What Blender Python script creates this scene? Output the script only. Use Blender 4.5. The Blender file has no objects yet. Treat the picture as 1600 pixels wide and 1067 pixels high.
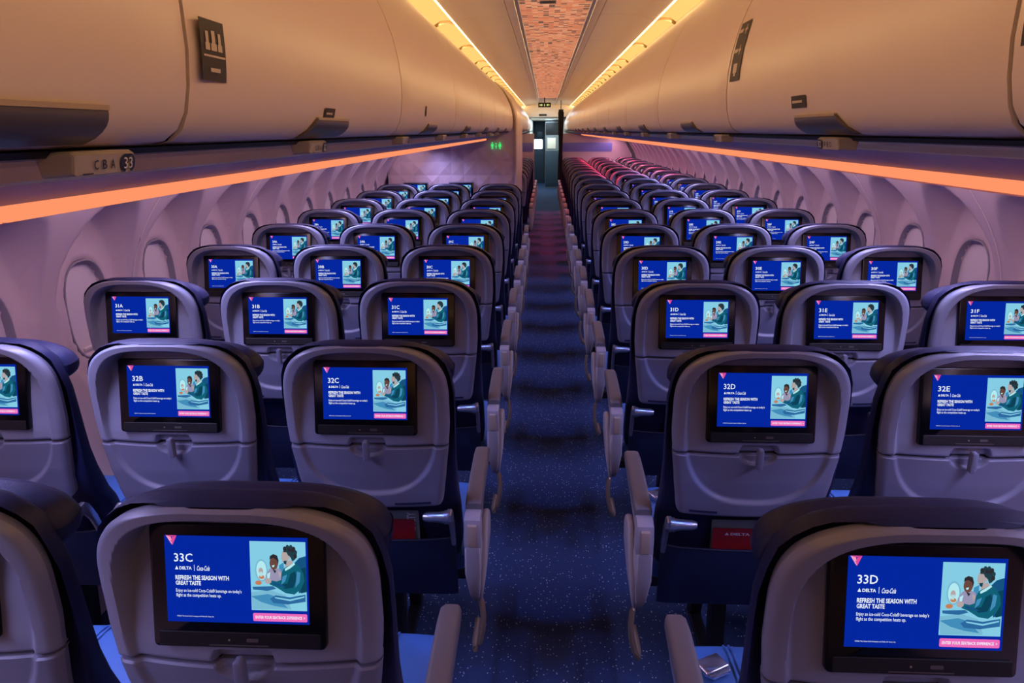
import bpy, bmesh, math, random
from mathutils import Vector, Matrix
random.seed(7)
SC = bpy.context.scene
COL = SC.collection
PI = math.pi

# ------------------------------------------------------------------ helpers
def lin(c):
    return tuple(((v/255)/12.92 if v/255 <= .04045 else ((v/255+.055)/1.055)**2.4) for v in c)

def mat(name, rgb, rough=.5, metal=0., spec=.5, bump=None, coat=0.):
    m = bpy.data.materials.new(name); m.use_nodes = True
    b = m.node_tree.nodes['Principled BSDF']
    b.inputs['Base Color'].default_value = (*lin(rgb), 1)
    b.inputs['Roughness'].default_value = rough
    b.inputs['Metallic'].default_value = metal
    b.inputs['Specular IOR Level'].default_value = spec
    b.inputs['Coat Weight'].default_value = coat
    if bump:
        nt = m.node_tree
        tc = nt.nodes.new('ShaderNodeTexCoord'); n = nt.nodes.new('ShaderNodeTexNoise')
        n.inputs['Scale'].default_value = bump[0]; n.inputs['Detail'].default_value = 4
        bp = nt.nodes.new('ShaderNodeBump'); bp.inputs['Strength'].default_value = bump[1]
        bp.inputs['Distance'].default_value = bump[2] if len(bump) > 2 else .002
        nt.links.new(tc.outputs['Object'], n.inputs['Vector'])
        nt.links.new(n.outputs['Fac'], bp.inputs['Height'])
        nt.links.new(bp.outputs['Normal'], b.inputs['Normal'])
    return m

def emat(name, rgb, s=1.):
    m = bpy.data.materials.new(name); m.use_nodes = True
    nt = m.node_tree; nt.nodes.clear()
    e = nt.nodes.new('ShaderNodeEmission'); o = nt.nodes.new('ShaderNodeOutputMaterial')
    e.inputs['Color'].default_value = (*lin(rgb), 1); e.inputs['Strength'].default_value = s
    nt.links.new(e.outputs[0], o.inputs[0])
    return m

class MB:
    """collects vertices, faces and a material slot per face"""
    def __init__(s): s.v = []; s.f = []; s.m = []
    def add(s, vs, fs, mi=0):
        b = len(s.v); s.v += [tuple(p) for p in vs]
        for f in fs: s.f.append(tuple(b+i for i in f)); s.m.append(mi)
    def box(s, lo, hi, mi=0, bev=0.):
        (a, b, c), (d, e, f) = lo, hi
        if bev <= 0:
            s.add([(a,b,c),(d,b,c),(d,e,c),(a,e,c),(a,b,f),(d,b,f),(d,e,f),(a,e,f)],
                  [(3,2,1,0),(4,5,6,7),(0,1,5,4),(1,2,6,5),(2,3,7,6),(3,0,4,7)], mi); return
        bm = bmesh.new(); bmesh.ops.create_cube(bm, size=1)
        for v in bm.verts:
            v.co = Vector(((a+d)/2+v.co.x*(d-a), (b+e)/2+v.co.y*(e-b), (c+f)/2+v.co.z*(f-c)))
        bmesh.ops.bevel(bm, geom=bm.edges[:], offset=bev, segments=3, affect='EDGES', profile=.5)
        s.bm(bm, mi)
    def bm(s, bm, mi=0):
        bm.verts.index_update()
        s.add([v.co[:] for v in bm.verts], [[v.index for v in f.verts] for f in bm.faces], mi); bm.free()
    def prism(s, poly, axis, a, b, mi=0, bev=0.):
        """poly: 2D points in the two other axes (ccw), extruded along axis from a to b"""
        def P(p, t):
            return {'x': (t,p[0],p[1]), 'y': (p[0],t,p[1]), 'z': (p[0],p[1],t)}[axis]
        bm = bmesh.new()
        A = [bm.verts.new(P(p, a)) for p in poly]; B = [bm.verts.new(P(p, b)) for p in poly]
        n = len(poly)
        bm.faces.new(A[::-1]); bm.faces.new(B)
        for i in range(n): bm.faces.new((A[i], A[(i+1)%n], B[(i+1)%n], B[i]))
        bmesh.ops.recalc_face_normals(bm, faces=bm.faces[:])
        if bev > 0:
            ed = [e for e in bm.edges if (e.verts[0] in A) == (e.verts[1] in A)]
            bmesh.ops.bevel(bm, geom=ed, offset=bev, segments=2, affect='EDGES', profile=.5)
        s.bm(bm, mi)
    def loft(s, rings, mi=0, cap=True, closed=True):
        n = len(rings[0]); b = []
        for r in rings: b += list(r)
        fs = []
        for i in range(len(rings)-1):
            for j in range(n if closed else n-1):
                k = (j+1) % n
                fs.append((i*n+j, i*n+k, (i+1)*n+k, (i+1)*n+j))
        if cap:
            fs.append(tuple(range(n))[::-1]); fs.append(tuple((len(rings)-1)*n+j for j in range(n)))
        s.add(b, fs, mi)
    def tube(s, pts, r, n=10, mi=0):
        pts = [Vector(p) for p in pts]; rings = []
        for i, p in enumerate(pts):
            t = (pts[min(i+1, len(pts)-1)] - pts[max(i-1, 0)]).normalized()
            u = t.cross(Vector((0,0,1)) if abs(t.z) < .9 else Vector((1,0,0))).normalized(); w = t.cross(u)
            rr = r[i] if isinstance(r, (list, tuple)) else r
            rings.append([p + rr*(math.cos(2*PI*k/n)*u + math.sin(2*PI*k/n)*w) for k in range(n)])
        s.loft(rings, mi)
    def poly2(s, pts, z, mi=0):
        s.add([(x, y, z) for x, y in pts], [tuple(range(len(pts)))], mi)
    def mesh(s, name, mats, smooth=True, ang=40):
        me = bpy.data.meshes.new(name); me.from_pydata(s.v, [], s.f)
        for m in (mats if isinstance(mats, (list, tuple)) else [mats]): me.materials.append(m)
        me.polygons.foreach_set('material_index', s.m)
        bm = bmesh.new(); bm.from_mesh(me)
        bmesh.ops.recalc_face_normals(bm, faces=bm.faces[:]) if not getattr(s, 'flat', False) else None
        bm.to_mesh(me); bm.free()
        if smooth:
            me.polygons.foreach_set('use_smooth', [True]*len(me.polygons))
            me.set_sharp_from_angle(angle=math.radians(ang))
        me.update()
        return me

def link(name, me, parent=None, M=None):
    o = bpy.data.objects.new(name, me); COL.objects.link(o)
    if parent: o.parent = parent
    if M is not None: o.matrix_local = M
    return o
def build(name, mb, mats, parent=None, smooth=True, ang=40):
    return link(name, mb.mesh(name, mats, smooth, ang), parent)
def tag(o, label=None, cat=None, group=None, kind=None):
    if label: o['label'] = label
    if cat: o['category'] = cat
    if group: o['group'] = group
    if kind: o['kind'] = kind
    return o
def empty(name, loc=(0,0,0)):
    o = bpy.data.objects.new(name, None); COL.objects.link(o); o.location = loc; o.empty_display_size = .05
    return o
def struct(name, mb, mats, smooth=True, ang=40):
    return tag(build(name, mb, mats, None, smooth, ang), kind='structure')
def sstep(a, b, x):
    t = max(0., min(1., (x-a)/(b-a))); return t*t*(3-2*t)
def interp(tab, x):
    if x <= tab[0][0]: return tab[0][1]
    for (a, p), (b, q) in zip(tab, tab[1:]):
        if x <= b:
            t = (x-a)/(b-a); t = t*t*(3-2*t)*.35 + t*.65
            return p+(q-p)*t
    return tab[-1][1]
def hermite(tab, x):
    if x <= tab[0][0]: return tab[0][1]
    if x >= tab[-1][0]: return tab[-1][1]
    n = len(tab)
    def sl(i):
        a, b = tab[max(0, i-1)], tab[min(n-1, i+1)]; return (b[1]-a[1])/(b[0]-a[0])
    for i in range(n-1):
        (a, p), (b, q) = tab[i], tab[i+1]
        if x <= b:
            h = b-a; t = (x-a)/h; t2 = t*t; t3 = t2*t
            return (2*t3-3*t2+1)*p+(t3-2*t2+t)*h*sl(i)+(-2*t3+3*t2)*q+(t3-t2)*h*sl(i+1)
def rrect(x0, x1, y0, y1, r, n=5):
    pts = []
    for cx, cy, a in ((x1-r,y0+r,-PI/2),(x1-r,y1-r,0),(x0+r,y1-r,PI/2),(x0+r,y0+r,PI)):
        for i in range(n+1):
            t = a + PI/2*i/n; pts.append((cx+r*math.cos(t), cy+r*math.sin(t)))
    return pts
def ell(cx, cy, rx, ry, n=20, a0=0., a1=2*PI):
    return [(cx+rx*math.cos(a0+(a1-a0)*i/n), cy+ry*math.sin(a0+(a1-a0)*i/n)) for i in range(n)]

_tc = {}
def text2d(txt, bold=0., shear=0.):
    """outline of a word as flat polygons: vertices in 2D, faces, bounding box"""
    key = (txt, bold, shear)
    if key in _tc: return _tc[key]
    cu = bpy.data.curves.new('lettering', 'FONT'); cu.body = txt; cu.size = 1; cu.offset = bold; cu.shear = shear
    cu.resolution_u = 2; cu.fill_mode = 'FRONT'
    o = bpy.data.objects.new('lettering', cu); COL.objects.link(o)
    dg = bpy.context.evaluated_depsgraph_get(); dg.update()
    me = bpy.data.meshes.new_from_object(o.evaluated_get(dg))
    vs = [(v.co.x, v.co.y) for v in me.vertices]; fs = [tuple(p.vertices) for p in me.polygons]
    bpy.data.objects.remove(o); bpy.data.curves.remove(cu); bpy.data.meshes.remove(me)
    xs = [v[0] for v in vs]; ys = [v[1] for v in vs]
    _tc[key] = (vs, fs, (min(xs), max(xs), min(ys), max(ys)))
    return _tc[key]
def put_text(mb, txt, x0, x1, y0, y1, z, mi=0, bold=0., shear=0., M=None):
    vs, fs, (a, b, c, d) = text2d(txt, bold, shear)
    pts = [(x0+(x-a)/(b-a)*(x1-x0), y0+(y-c)/(d-c)*(y1-y0), z) for x, y in vs]
    if M is not None: pts = [(M @ Vector(p))[:] for p in pts]
    mb.add(pts, fs, mi)

# ------------------------------------------------------------------ materials
SHELL = mat('grey seat plastic', (134, 137, 154), .36, bump=(900, .06))
TRAYM = mat('grey tray plastic', (120, 122, 140), .45, bump=(900, .06))
NAVY = mat('navy leather', (30, 35, 72), .5, spec=.3, bump=(420, .25))
NAVYD = mat('navy pocket leather', (20, 32, 66), .5, bump=(300, .3))
BLUE = mat('blue seat leather', (66, 112, 178), .5, bump=(380, .25))  # cushion leather with the glow of the screens put into its base colour
BLACK = mat('black glossy glass', (5, 5, 7), .18)
BLACKM = mat('matt black plastic', (12, 12, 15), .5)
SILVER = mat('satin aluminium', (176, 178, 186), .3, .85)
ARMPAD = mat('grey brown armrest pad', (112, 106, 108), .5, bump=(700, .15))
ARMGREY = mat('light grey armrest plastic', (164, 158, 160), .45)
ARMIN = mat('beige hinge cover', (178, 158, 138), .45)
BARM = mat('tan metal bar', (158, 136, 112), .35, .5)
BIN = mat('cream bin plastic', (226, 208, 190), .36, spec=.4, bump=(2.2, .08, .01))
CREAM = mat('cream ceiling plastic', (236, 224, 204), .45)
RAILM = mat('ceiling rail metal', (180, 172, 168), .35, .6)
RIB = mat('tan cove rib', (150, 122, 84), .6)
GAP = mat('dark seam', (58, 46, 38), .8)
PSU = mat('service rail metal', (255, 218, 160), .34, .2)
BLUEP = mat('blue grey panel', (38, 82, 160), .4, .0, spec=.4, bump=(3, .3, .02))
WALLM = mat('pale sidewall plastic', (220, 198, 206), .5)
SHADE = mat('window shade', (236, 222, 228), .5)
FRAMEM = mat('window frame', (150, 144, 160), .45)
HANDLE = mat('dark handle', (92, 86, 86), .35, .2)
HANDLE2 = mat('handle lip', (176, 162, 146), .3, .6)
DECAL = mat('dark placard', (52, 46, 44), .6)
DECALW = mat('placard print', (206, 190, 166), .6)
SIGNW = mat('row sign face', (164, 154, 146), .4)
SIGNB = mat('row sign blue', (24, 30, 58), .4)
RED = mat('red card', (150, 22, 34), .5)
CARDG = mat('grey card', (120, 132, 130), .5)
WHITE = mat('white print', (220, 220, 224), .5)
BUCK = mat('polished buckle', (214, 216, 226), .16, .9)
CURT = mat('black curtain', (16, 14, 15), .7)
DARKG = mat('dark galley', (40, 58, 74), .5)
GALG = mat('grey galley', (120, 124, 128), .5)
# screens
E_BLUE = emat('screen blue', (4, 38, 158), 1.)
E_WHITE = emat('screen white', (235, 244, 252), 1.)
E_PINK = emat('screen pink', (238, 106, 186), 1.)
E_LOGO = emat('screen logo', (226, 74, 150), 1.)
E_LOGO2 = emat('screen logo light', (250, 150, 190), 1.)
E_CY = [emat('picture tone', c, 1.) for c in ((132, 204, 228), (178, 232, 240), (22, 82, 128), (18, 96, 118), (34, 62, 72),
        (178, 164, 164), (44, 42, 48), (106, 70, 62), (150, 146, 178), (196, 124, 84), (66, 140, 186), (44, 104, 158), (120, 184, 210), (12, 66, 88))]
E_STRIP = emat('sidewall strip light', (255, 144, 100), 1.1)
E_COVE = emat('cove light', (255, 200, 112), 1.15)
E_LED = emat('cove led line', (255, 208, 146), 6)
E_GREEN = emat('lit green sign', (70, 236, 120), 1.)
E_EXIT = emat('lit exit marking', (216, 226, 130), 1.)
E_GAL = emat('galley lamp', (236, 250, 255), 5.)

def carpet():
    m = bpy.data.materials.new('speckled navy carpet'); m.use_nodes = True
    nt = m.node_tree; b = nt.nodes['Principled BSDF']; b.inputs['Roughness'].default_value = .9
    b.inputs['Specular IOR Level'].default_value = .15
    tc = nt.nodes.new('ShaderNodeTexCoord')
    v = nt.nodes.new('ShaderNodeTexVoronoi'); v.inputs['Scale'].default_value = 95
    r = nt.nodes.new('ShaderNodeValToRGB'); r.color_ramp.elements[0].position = .13; r.color_ramp.elements[1].position = .24
    r.color_ramp.elements[0].color = (1,1,1,1); r.color_ramp.elements[1].color = (0,0,0,1)
    sep = nt.nodes.new('ShaderNodeSeparateColor')
    g = nt.nodes.new('ShaderNodeMath'); g.operation = 'GREATER_THAN'; g.inputs[1].default_value = .60
    mu = nt.nodes.new('ShaderNodeMath'); mu.operation = 'MULTIPLY'
    n = nt.nodes.new('ShaderNodeTexNoise'); n.inputs['Scale'].default_value = 260; n.inputs['Detail'].default_value = 3
    r2 = nt.nodes.new('ShaderNodeValToRGB')
    r2.color_ramp.elements[0].color = (*lin((26, 36, 60)), 1); r2.color_ramp.elements[1].color = (*lin((62, 80, 116)), 1)
    mix = nt.nodes.new('ShaderNodeMix'); mix.data_type = 'RGBA'; mix.inputs['B'].default_value = (*lin((190, 200, 214)), 1)
    L = nt.links.new
    L(tc.outputs['Object'], v.inputs['Vector']); L(tc.outputs['Object'], n.inputs['Vector'])
    L(v.outputs['Distance'], r.inputs['Fac']); L(v.outputs['Color'], sep.inputs[0]); L(sep.outputs[0], g.inputs[0])
    L(r.outputs['Color'], mu.inputs[0]); L(g.outputs[0], mu.inputs[1]); L(n.outputs['Fac'], r2.inputs['Fac'])
    L(r2.outputs['Color'], mix.inputs['A']); L(mu.outputs[0], mix.inputs['Factor']); L(mix.outputs['Result'], b.inputs['Base Color'])
    return m
CARPET = carpet()

def lattice_panel():
    """backlit ceiling strip: short orange dashes of random brightness between thin grey lines"""
    m = bpy.data.materials.new('backlit woven ceiling strip'); m.use_nodes = True
    nt = m.node_tree; nt.nodes.clear(); L = nt.links.new
    out = nt.nodes.new('ShaderNodeOutputMaterial'); tc = nt.nodes.new('ShaderNodeTexCoord')
    sx = nt.nodes.new('ShaderNodeSeparateXYZ'); L(tc.outputs['Object'], sx.inputs[0])
    def math_(op, a, b=None, c=None):
        n = nt.nodes.new('ShaderNodeMath'); n.operation = op
        for k, v in enumerate((a, b, c)):
            if v is None: continue
            if isinstance(v, (int, float)): n.inputs[k].default_value = v
            else: L(v, n.inputs[k])
        return n.outputs[0]
    cx = math_('FLOOR', math_('DIVIDE', math_('ADD', sx.outputs[0], .17), .0283))
    ry = math_('DIVIDE', sx.outputs[1], .026); cy = math_('FLOOR', ry)
    cv = nt.nodes.new('ShaderNodeCombineXYZ'); L(cx, cv.inputs[0]); L(cy, cv.inputs[1])
    wn = nt.nodes.new('ShaderNodeTexWhiteNoise'); wn.noise_dimensions = '2D'; L(cv.outputs[0], wn.inputs['Vector'])
    cr = nt.nodes.new('ShaderNodeValToRGB'); cr.color_ramp.interpolation = 'CONSTANT'
    els = cr.color_ramp.elements
    els[0].position = 0; els[0].color = (*lin((124, 98, 82)), 1); els[1].position = .17; els[1].color = (*lin((228, 140, 98)), 1)
    for p, c in ((.5, (250, 164, 116)), (.8, (255, 186, 140))):
        q = els.new(p); q.color = (*lin(c), 1)
    L(wn.outputs['Value'], cr.inputs[0])
    line = math_('GREATER_THAN', math_('FRACT', ry), .80)
    mix = nt.nodes.new('ShaderNodeMix'); mix.data_type = 'RGBA'; mix.inputs['B'].default_value = (*lin((112, 78, 60)), 1)
    L(cr.outputs[0], mix.inputs['A']); L(line, mix.inputs['Factor'])
    e = nt.nodes.new('ShaderNodeEmission'); e.inputs['Strength'].default_value = .62
    d = nt.nodes.new('ShaderNodeBsdfPrincipled'); d.inputs['Roughness'].default_value = .5
    a = nt.nodes.new('ShaderNodeAddShader')
    L(mix.outputs['Result'], e.inputs['Color']); L(mix.outputs['Result'], d.inputs['Base Color'])
    L(e.outputs[0], a.inputs[0]); L(d.outputs[0], a.inputs[1]); L(a.outputs[0], out.inputs[0])
    return m
WEAVE = lattice_panel()

# ------------------------------------------------------------------ layout numbers (metres; y runs forward, floor z = 0)
PITCH = .7483; Y0 = .8545; NROW = 18
AISLE = .4915; SP = .508
Y_BACK, Y_END = -2.2, 24.0
def row_y(k): return Y0 + k*PITCH

# ------------------------------------------------------------------ seat: back shell, tray, cushions
def wid(z):
    if z > .97:
        t = min(1., (z-.97)/.160); return .212*max(1e-4, 1-t**3.0)**(1/3.0)
    return interp([(.66,.178),(.68,.184),(.72,.190),(.78,.198),(.855,.207),(.92,.212),(.97,.212)], z)
BASE = [(.66,-.018),(.72,-.028),(.78,-.036),(.86,-.042),(.94,-.042),(1.0,-.043),(1.06,-.046),(1.133,-.050)]
def in_u(x, z):
    """<1 inside the recessed panel that runs from under the rim down into the tray"""
    if z > .94: return ((abs(x)/.185)**3.0 + (max(0, z-.94)/.178)**3.0)**(1/3.0)
    return ((abs(x)/.185)**2.6 + ((.94-z)/.226)**2.6)**(1/2.6)
def rear_y(x, z):
    y = interp(BASE, z) + .022*(abs(x)/.212)**2.2
    q = in_u(x, z)
    rec = interp([(.68,.010),(.85,.010),(.885,.012),(.94,.022),(1.05,.050),(1.10,.060)], z)
    y += rec*(1-sstep(.935, 1.0, q))
    w = wid(z); e = w-abs(x)                       # roll the outer edge over
    if e < .016: y += .016*(1-math.sqrt(max(0, 1-((.016-e)/.016)**2)))
    return y
def rear_panel(mb, z0, z1, nz, nx, top_round, bot_round, dip):
    rows = []
    for i in range(nz+1):
        t = i/nz
        z = z0+(z1-z0)*(1-(1-t)**1.7 if top_round else t)
        w = wid(z)
        if bot_round: 
            b = max(0, (z0+.02-z)/.02); w -= .02*(1-math.sqrt(max(0, 1-b*b)))
        row = []
        for j in range(nx+1):
            s = -1+2*j/nx; s = math.copysign(abs(s)**.9, s); x = s*w
            y = rear_y(x, z) + dip(x, z)
            if not top_round and z1-z < .004: y += .004
            if bot_round and z-z0 < .006: y += .006*(1-(z-z0)/.006)
            if not bot_round and z-z0 < .004: y += .004
            row.append((x, y, z))
        rows.append(row)
    n = nx+1; vs = [p for r in rows for p in r]
    fs = [(i*n+j, i*n+j+1, (i+1)*n+j+1, (i+1)*n+j) for i in range(nz) for j in range(nx)]
    mb.add(vs, fs)
    # skirt forward so the panel is a solid shell
    ring = rows[0] + [r[-1] for r in rows[1:]] + rows[-1][-2::-1] + [r[0] for r in rows[-2:0:-1]]
    ins = [(p[0]*.985, p[1]+.014, p[2]) for p in ring]
    mb.loft([ring, ins], cap=False)
def cup_dip(x, z):
    d = 0
    if z < .858:                                    # half round finger cup in the tray
        q = (x/.048)**2 + ((.858-z)/.030)**2
        d = .013*(1-sstep(.72, 1.0, q))
    else:
        d = .016*(1-sstep(.044, .049, abs(x)+max(0, z-.87)*.6))*(1-sstep(.880, .885, z))
    return d

def make_shell():
    mb = MB(); rear_panel(mb, .860, 1.1290, 112, 124, True, False, cup_dip)
    return mb.mesh('back_shell', SHELL, True, 50)
def make_tray():
    mb = MB(); rear_panel(mb, .674, .855, 70, 116, False, True, cup_dip)
    return mb.mesh('tray_table', TRAYM, True, 50)
def make_tray_label(x0, x1):
    mb = MB()
    for _ in (0,):
        for zz in (.689,):
            n = 8; pts = []
            for i in range(n+1):
                x = x0+(x1-x0)*i/n; pts.append((x, rear_y(x, zz)-.0008, zz))
            for i in range(n):
                a, b = pts[i], pts[i+1]
                mb.add([(a[0],a[1],a[2]-.003),(b[0],b[1],b[2]-.003),(b[0],b[1],b[2]+.003),(a[0],a[1],a[2]+.003)], [(0,1,2,3)])
    return mb.mesh('tray_notice', SIGNB, False)
def make_latch():
    mb = MB(); mb.prism(rrect(-.0075, .0075, .826, .881, .006, 4), 'y', -.052, -.034, 0, .003)
    return mb.mesh('tray_latch', TRAYM)
def srect(hw, yb, yf, z, n=44, e=4.2, dent=0.):
    cy, hy = (yb+yf)/2, (yf-yb)/2; r = []
    for i in range(n):
        t = 2*PI*i/n; c, s = math.cos(t), math.sin(t)
        x = hw*math.copysign(abs(c)**(2/e), c); y = cy+hy*math.copysign(abs(s)**(2/e), s)
        if s < 0: y = min(yf-.008, y+dent*(1-(abs(x)/hw)**16)) if dent else y
        r.append((x, y, z))
    return r
def make_backrest():
    mb = MB(); R = []
    for z, hw, yb, yf, d in ((.44,.205,.10,.19,0),(.455,.213,.092,.20,0),(.50,.218,.086,.195,0),(.58,.219,.080,.155,0),(.62,.219,.074,.14,0),(.66,.219,.035,.122,0),(.74,.219,.004,.095,0),
                          (.80,.219,-.006,.08,.02),(.86,.221,-.010,.070,.03),(.92,.223,-.014,.062,.04),(.99,.223,-.020,.055,.06),(1.04,.217,-.030,.05,.066),(1.075,.206,-.032,.048,.07),(1.095,.188,-.034,.044,.07),
                          (1.112,.166,-.036,.040,.05),(1.122,.140,-.034,.034,.02),(1.129,.105,-.032,.024,0),(1.132,.06,-.026,.012,0)):
        R.append(srect(hw, yb, yf, z, dent=d))
    mb.loft(R)
    return mb.mesh('backrest', NAVY, True, 60)
def make_headrest():
    mb = MB(); R = []
    for y, s in ((.020,.88),(.023,.95),(.028,.985),(.036,1.0),(.056,.985),(.074,.955),(.088,.90),(.093,.80)):
        ring = []
        for i in range(40):
            t = 2*PI*i/40; c, sn = math.cos(t), math.sin(t)
            x = .222*math.copysign(abs(c)**(2/3.6), c)*(1-(1-s)*.55)
            up = sn > 0
            z = 1.050 + (.062 if up else .058)*math.copysign(abs(sn)**(2/(2.6 if up else 3.2)), sn)*s
            if up: z -= .018*(abs(x)/.222)**3
            ring.append((x, y+.006*(x/.222)**2, z))
        R.append(ring)
    mb.loft(R)
    return mb.mesh('headrest', NAVY, True, 60)
def make_cushion():
    mb = MB(); R = []
    prof = [(.115,.395,.452),(.13,.375,.472),(.20,.365,.478),(.30,.365,.482),(.40,.365,.484),(.46,.368,.482),(.495,.376,.474),(.515,.39,.458),(.52,.40,.44)]
    for y, z0, z1 in prof:
        ring = []
        for i in range(36):
            t = 2*PI*i/36; c, s = math.cos(t), math.sin(t)
            x = .226*math.copysign(abs(c)**(2/5), c); cz, hz = (z0+z1)/2, (z1-z0)/2
            ring.append((x, y, cz+hz*math.copysign(abs(s)**(2/5), s)))
        R.append(ring)
    mb.loft(R)
    for x in (-.105, -.093, .093, .105):            # raised piping
        mb.tube([(x, .14, .474), (x, .22, .4815), (x, .32, .4845), (x, .42, .486), (x, .48, .480), (x, .51, .463)], .0032, 6)
    return mb.mesh('seat_cushion', BLUE, True, 50)
def make_pocket():
    mb = MB(); nx, nz = 20, 14; F = []; B = []
    for i in range(nz+1):
        z = .350+(.545-.350)*i/nz
        for j in range(nx+1):
            x = -.208+.416*j/nx; s = abs(x)/.208
            sag = .010*(1-s*s)*math.sin(PI*i/nz)+.003*(1-s*s)*(i/nz)
            y = .046 - sag + (.006 if s > .95 else 0) + .012*(1-i/nz)
            zz = z - .010*(1-s**2)*(i/nz)**3
            F.append((x, y, zz)); B.append((x, y+.006, zz))
    n = nx+1; q = [(i*n+j, i*n+j+1, (i+1)*n+j+1, (i+1)*n+j) for i in range(nz) for j in range(nx)]
    N = len(F); rim = [j for j in range(n)] + [i*n+nx for i in range(1, nz+1)] + [nz*n+j for j in range(nx-1, -1, -1)] + [i*n for i in range(nz-1, 0, -1)]
    e = [(rim[i], rim[(i+1) % len(rim)], N+rim[(i+1) % len(rim)], N+rim[i]) for i in range(len(rim))]
    mb.add(F+B, q+[tuple(N+k for k in f[::-1]) for f in q]+e)
    mb.tube([F[nz*n+j] for j in range(0, n, 2)], .0035, 6)
    return mb.mesh('literature_pocket', NAVYD, True, 50)
def make_tray_arm(s):
    mb = MB()
    mb.tube([(s*.130,-.004,.641),(s*.140,-.004,.641),(s*.172,-.004,.641),(s*.190,-.004,.641)], [.009,.0135,.0145,.017], 14)
    mb.tube([(s*.188,-.004,.641),(s*.200,-.004,.641)], .019, 16)
    pts = [(-.018,.655),(.004,.662),(.022,.648),(.045,.60),(.060,.55),(.064,.52),(.050,.518),(.040,.548),(.022,.594),(.002,.624),(-.018,.634)]
    mb.prism(pts[::-1], 'x', s*.195, s*.208, 0, .003)
    return mb.mesh('tray_arm', SILVER, True, 40)
def make_frame(leg):
    mb = MB()
    mb.box((-.253,.16,.325),(.253,.20,.362),0,.006); mb.box((-.253,.38,.325),(.253,.42,.362),0,.006)
    if leg:
        mb.prism([(.14,.0),(.20,.0),(.235,.325),(.16,.325)], 'x', -.02, .02, 0, .004)
        mb.prism([(.43,.0),(.48,.0),(.43,.325),(.37,.325)], 'x', -.02, .02, 0, .004)
        mb.box((-.02,.14,.0),(.02,.48,.02),0,.003)
    return mb.mesh('seat_frame', BLACKM, True, 40)
# aisle armrest, drawn for the side s (+1: aisle on the seat's +x side)
def make_arm(s):
    c = s*.2615
    pad = MB(); R = []
    for y, zc, hw, h in ((.040,.642,.020,.016),(.046,.643,.023,.020),(.10,.652,.0235,.021),(.20,.664,.0235,.0205),(.29,.671,.0235,.019),(.330,.671,.022,.017),(.345,.669,.017,.012)):
        R.append([(c+hw*math.copysign(abs(math.cos(t))**.45, math.cos(t)), y, zc+h*math.copysign(abs(math.sin(t))**.45, math.sin(t))) for t in [2*PI*i/24 for i in range(24)]])
    pad.loft(R)
    body = MB(); body.prism([(.045,.624),(.33,.654),(.335,.640),(.20,.616),(.09,.585),(.045,.58)][::-1], 'x', c-.018, c+.018, 0, .004)
    hinge = MB()
    hinge.prism([(-.012,.552),(.040,.545),(.048,.60),(.044,.640),(.018,.644),(-.004,.632),(-.014,.60)], 'x', c-.0225, c+.0225, 0, .004)
    ins = MB(); ins.box((c-.0125,-.0165,.556),(c+.0125,-.004,.622),0,.003)
    strut = MB()
    strut.prism([(-.016,.555),(.05,.545),(.075,.47),(.07,.38),(.052,.352),(.020,.362),(-.006,.40),(-.018,.47)], 'x', c-.022, c+.022, 0, .007)
    fin = MB(); a, b = c-s*.020, c-s*.0  # outer leaf, towards the aisle
    x0, x1 = sorted((c+s*.014, c+s*.036))
    leaf = [(.016,.362),(.040,.345),(.066,.352),(.115,.42),(.158,.50),(.168,.552),(.150,.578),(.100,.586),(.078,.578),(.048,.525),(.012,.46),(.002,.41)]
    fin.prism(leaf, 'x', x0, x1, 0, .008)
    for q in (strut, fin):
        q.v = [(c+s*.006+(x-c-s*.006)*(1-.6*max(0, min(1, (.47-z)/.125))), y, z) for x, y, z in q.v]
    bar = MB(); xb = c+s*.004
    bar.tube([(xb-s*.006,.050,.385),(xb+s*.004,.034,.376),(xb+s*.015,.022,.352),(xb+s*.019,.014,.315),(xb+s*.016,.010,.27),(xb+s*.006,.010,.225),(xb-s*.006,.014,.198),(xb-s*.012,.05,.19),(xb-s*.012,.15,.19)], .0085, 8)
    out = [('armrest', pad.mesh('armrest', ARMPAD), None), ('armrest_body', body.mesh('armrest_body', ARMGREY), None),
           ('armrest_hinge', hinge.mesh('armrest_hinge', ARMGREY), None), ('hinge_cover', ins.mesh('hinge_cover', ARMIN), 'armrest_hinge'),
           ('end_strut', strut.mesh('end_strut', ARMGREY, True, 50), None), ('end_panel', fin.mesh('end_panel', ARMGREY, True, 50), None),
           ('luggage_bar', bar.mesh('luggage_bar', BARM), None)]
    return out
def make_buckle():
    mb = MB(); mb.box((-.032,-.022,0),(.032,.022,.013),0,.004); mb.prism([(-.03,-.024),(.03,-.024),(.022,-.034),(-.022,-.034)][::-1], 'z', .002, .011, 0, .002)
    return mb.mesh('seat_belt_buckle', BUCK)
def make_strap():
    mb = MB(); mb.box((-.205,.20,.486),(-.16,.225,.492),0,.002); mb.box((-.22,.13,.484),(-.19,.21,.489),0,.002)
    return mb.mesh('seat_belt', BLACKM)

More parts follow.
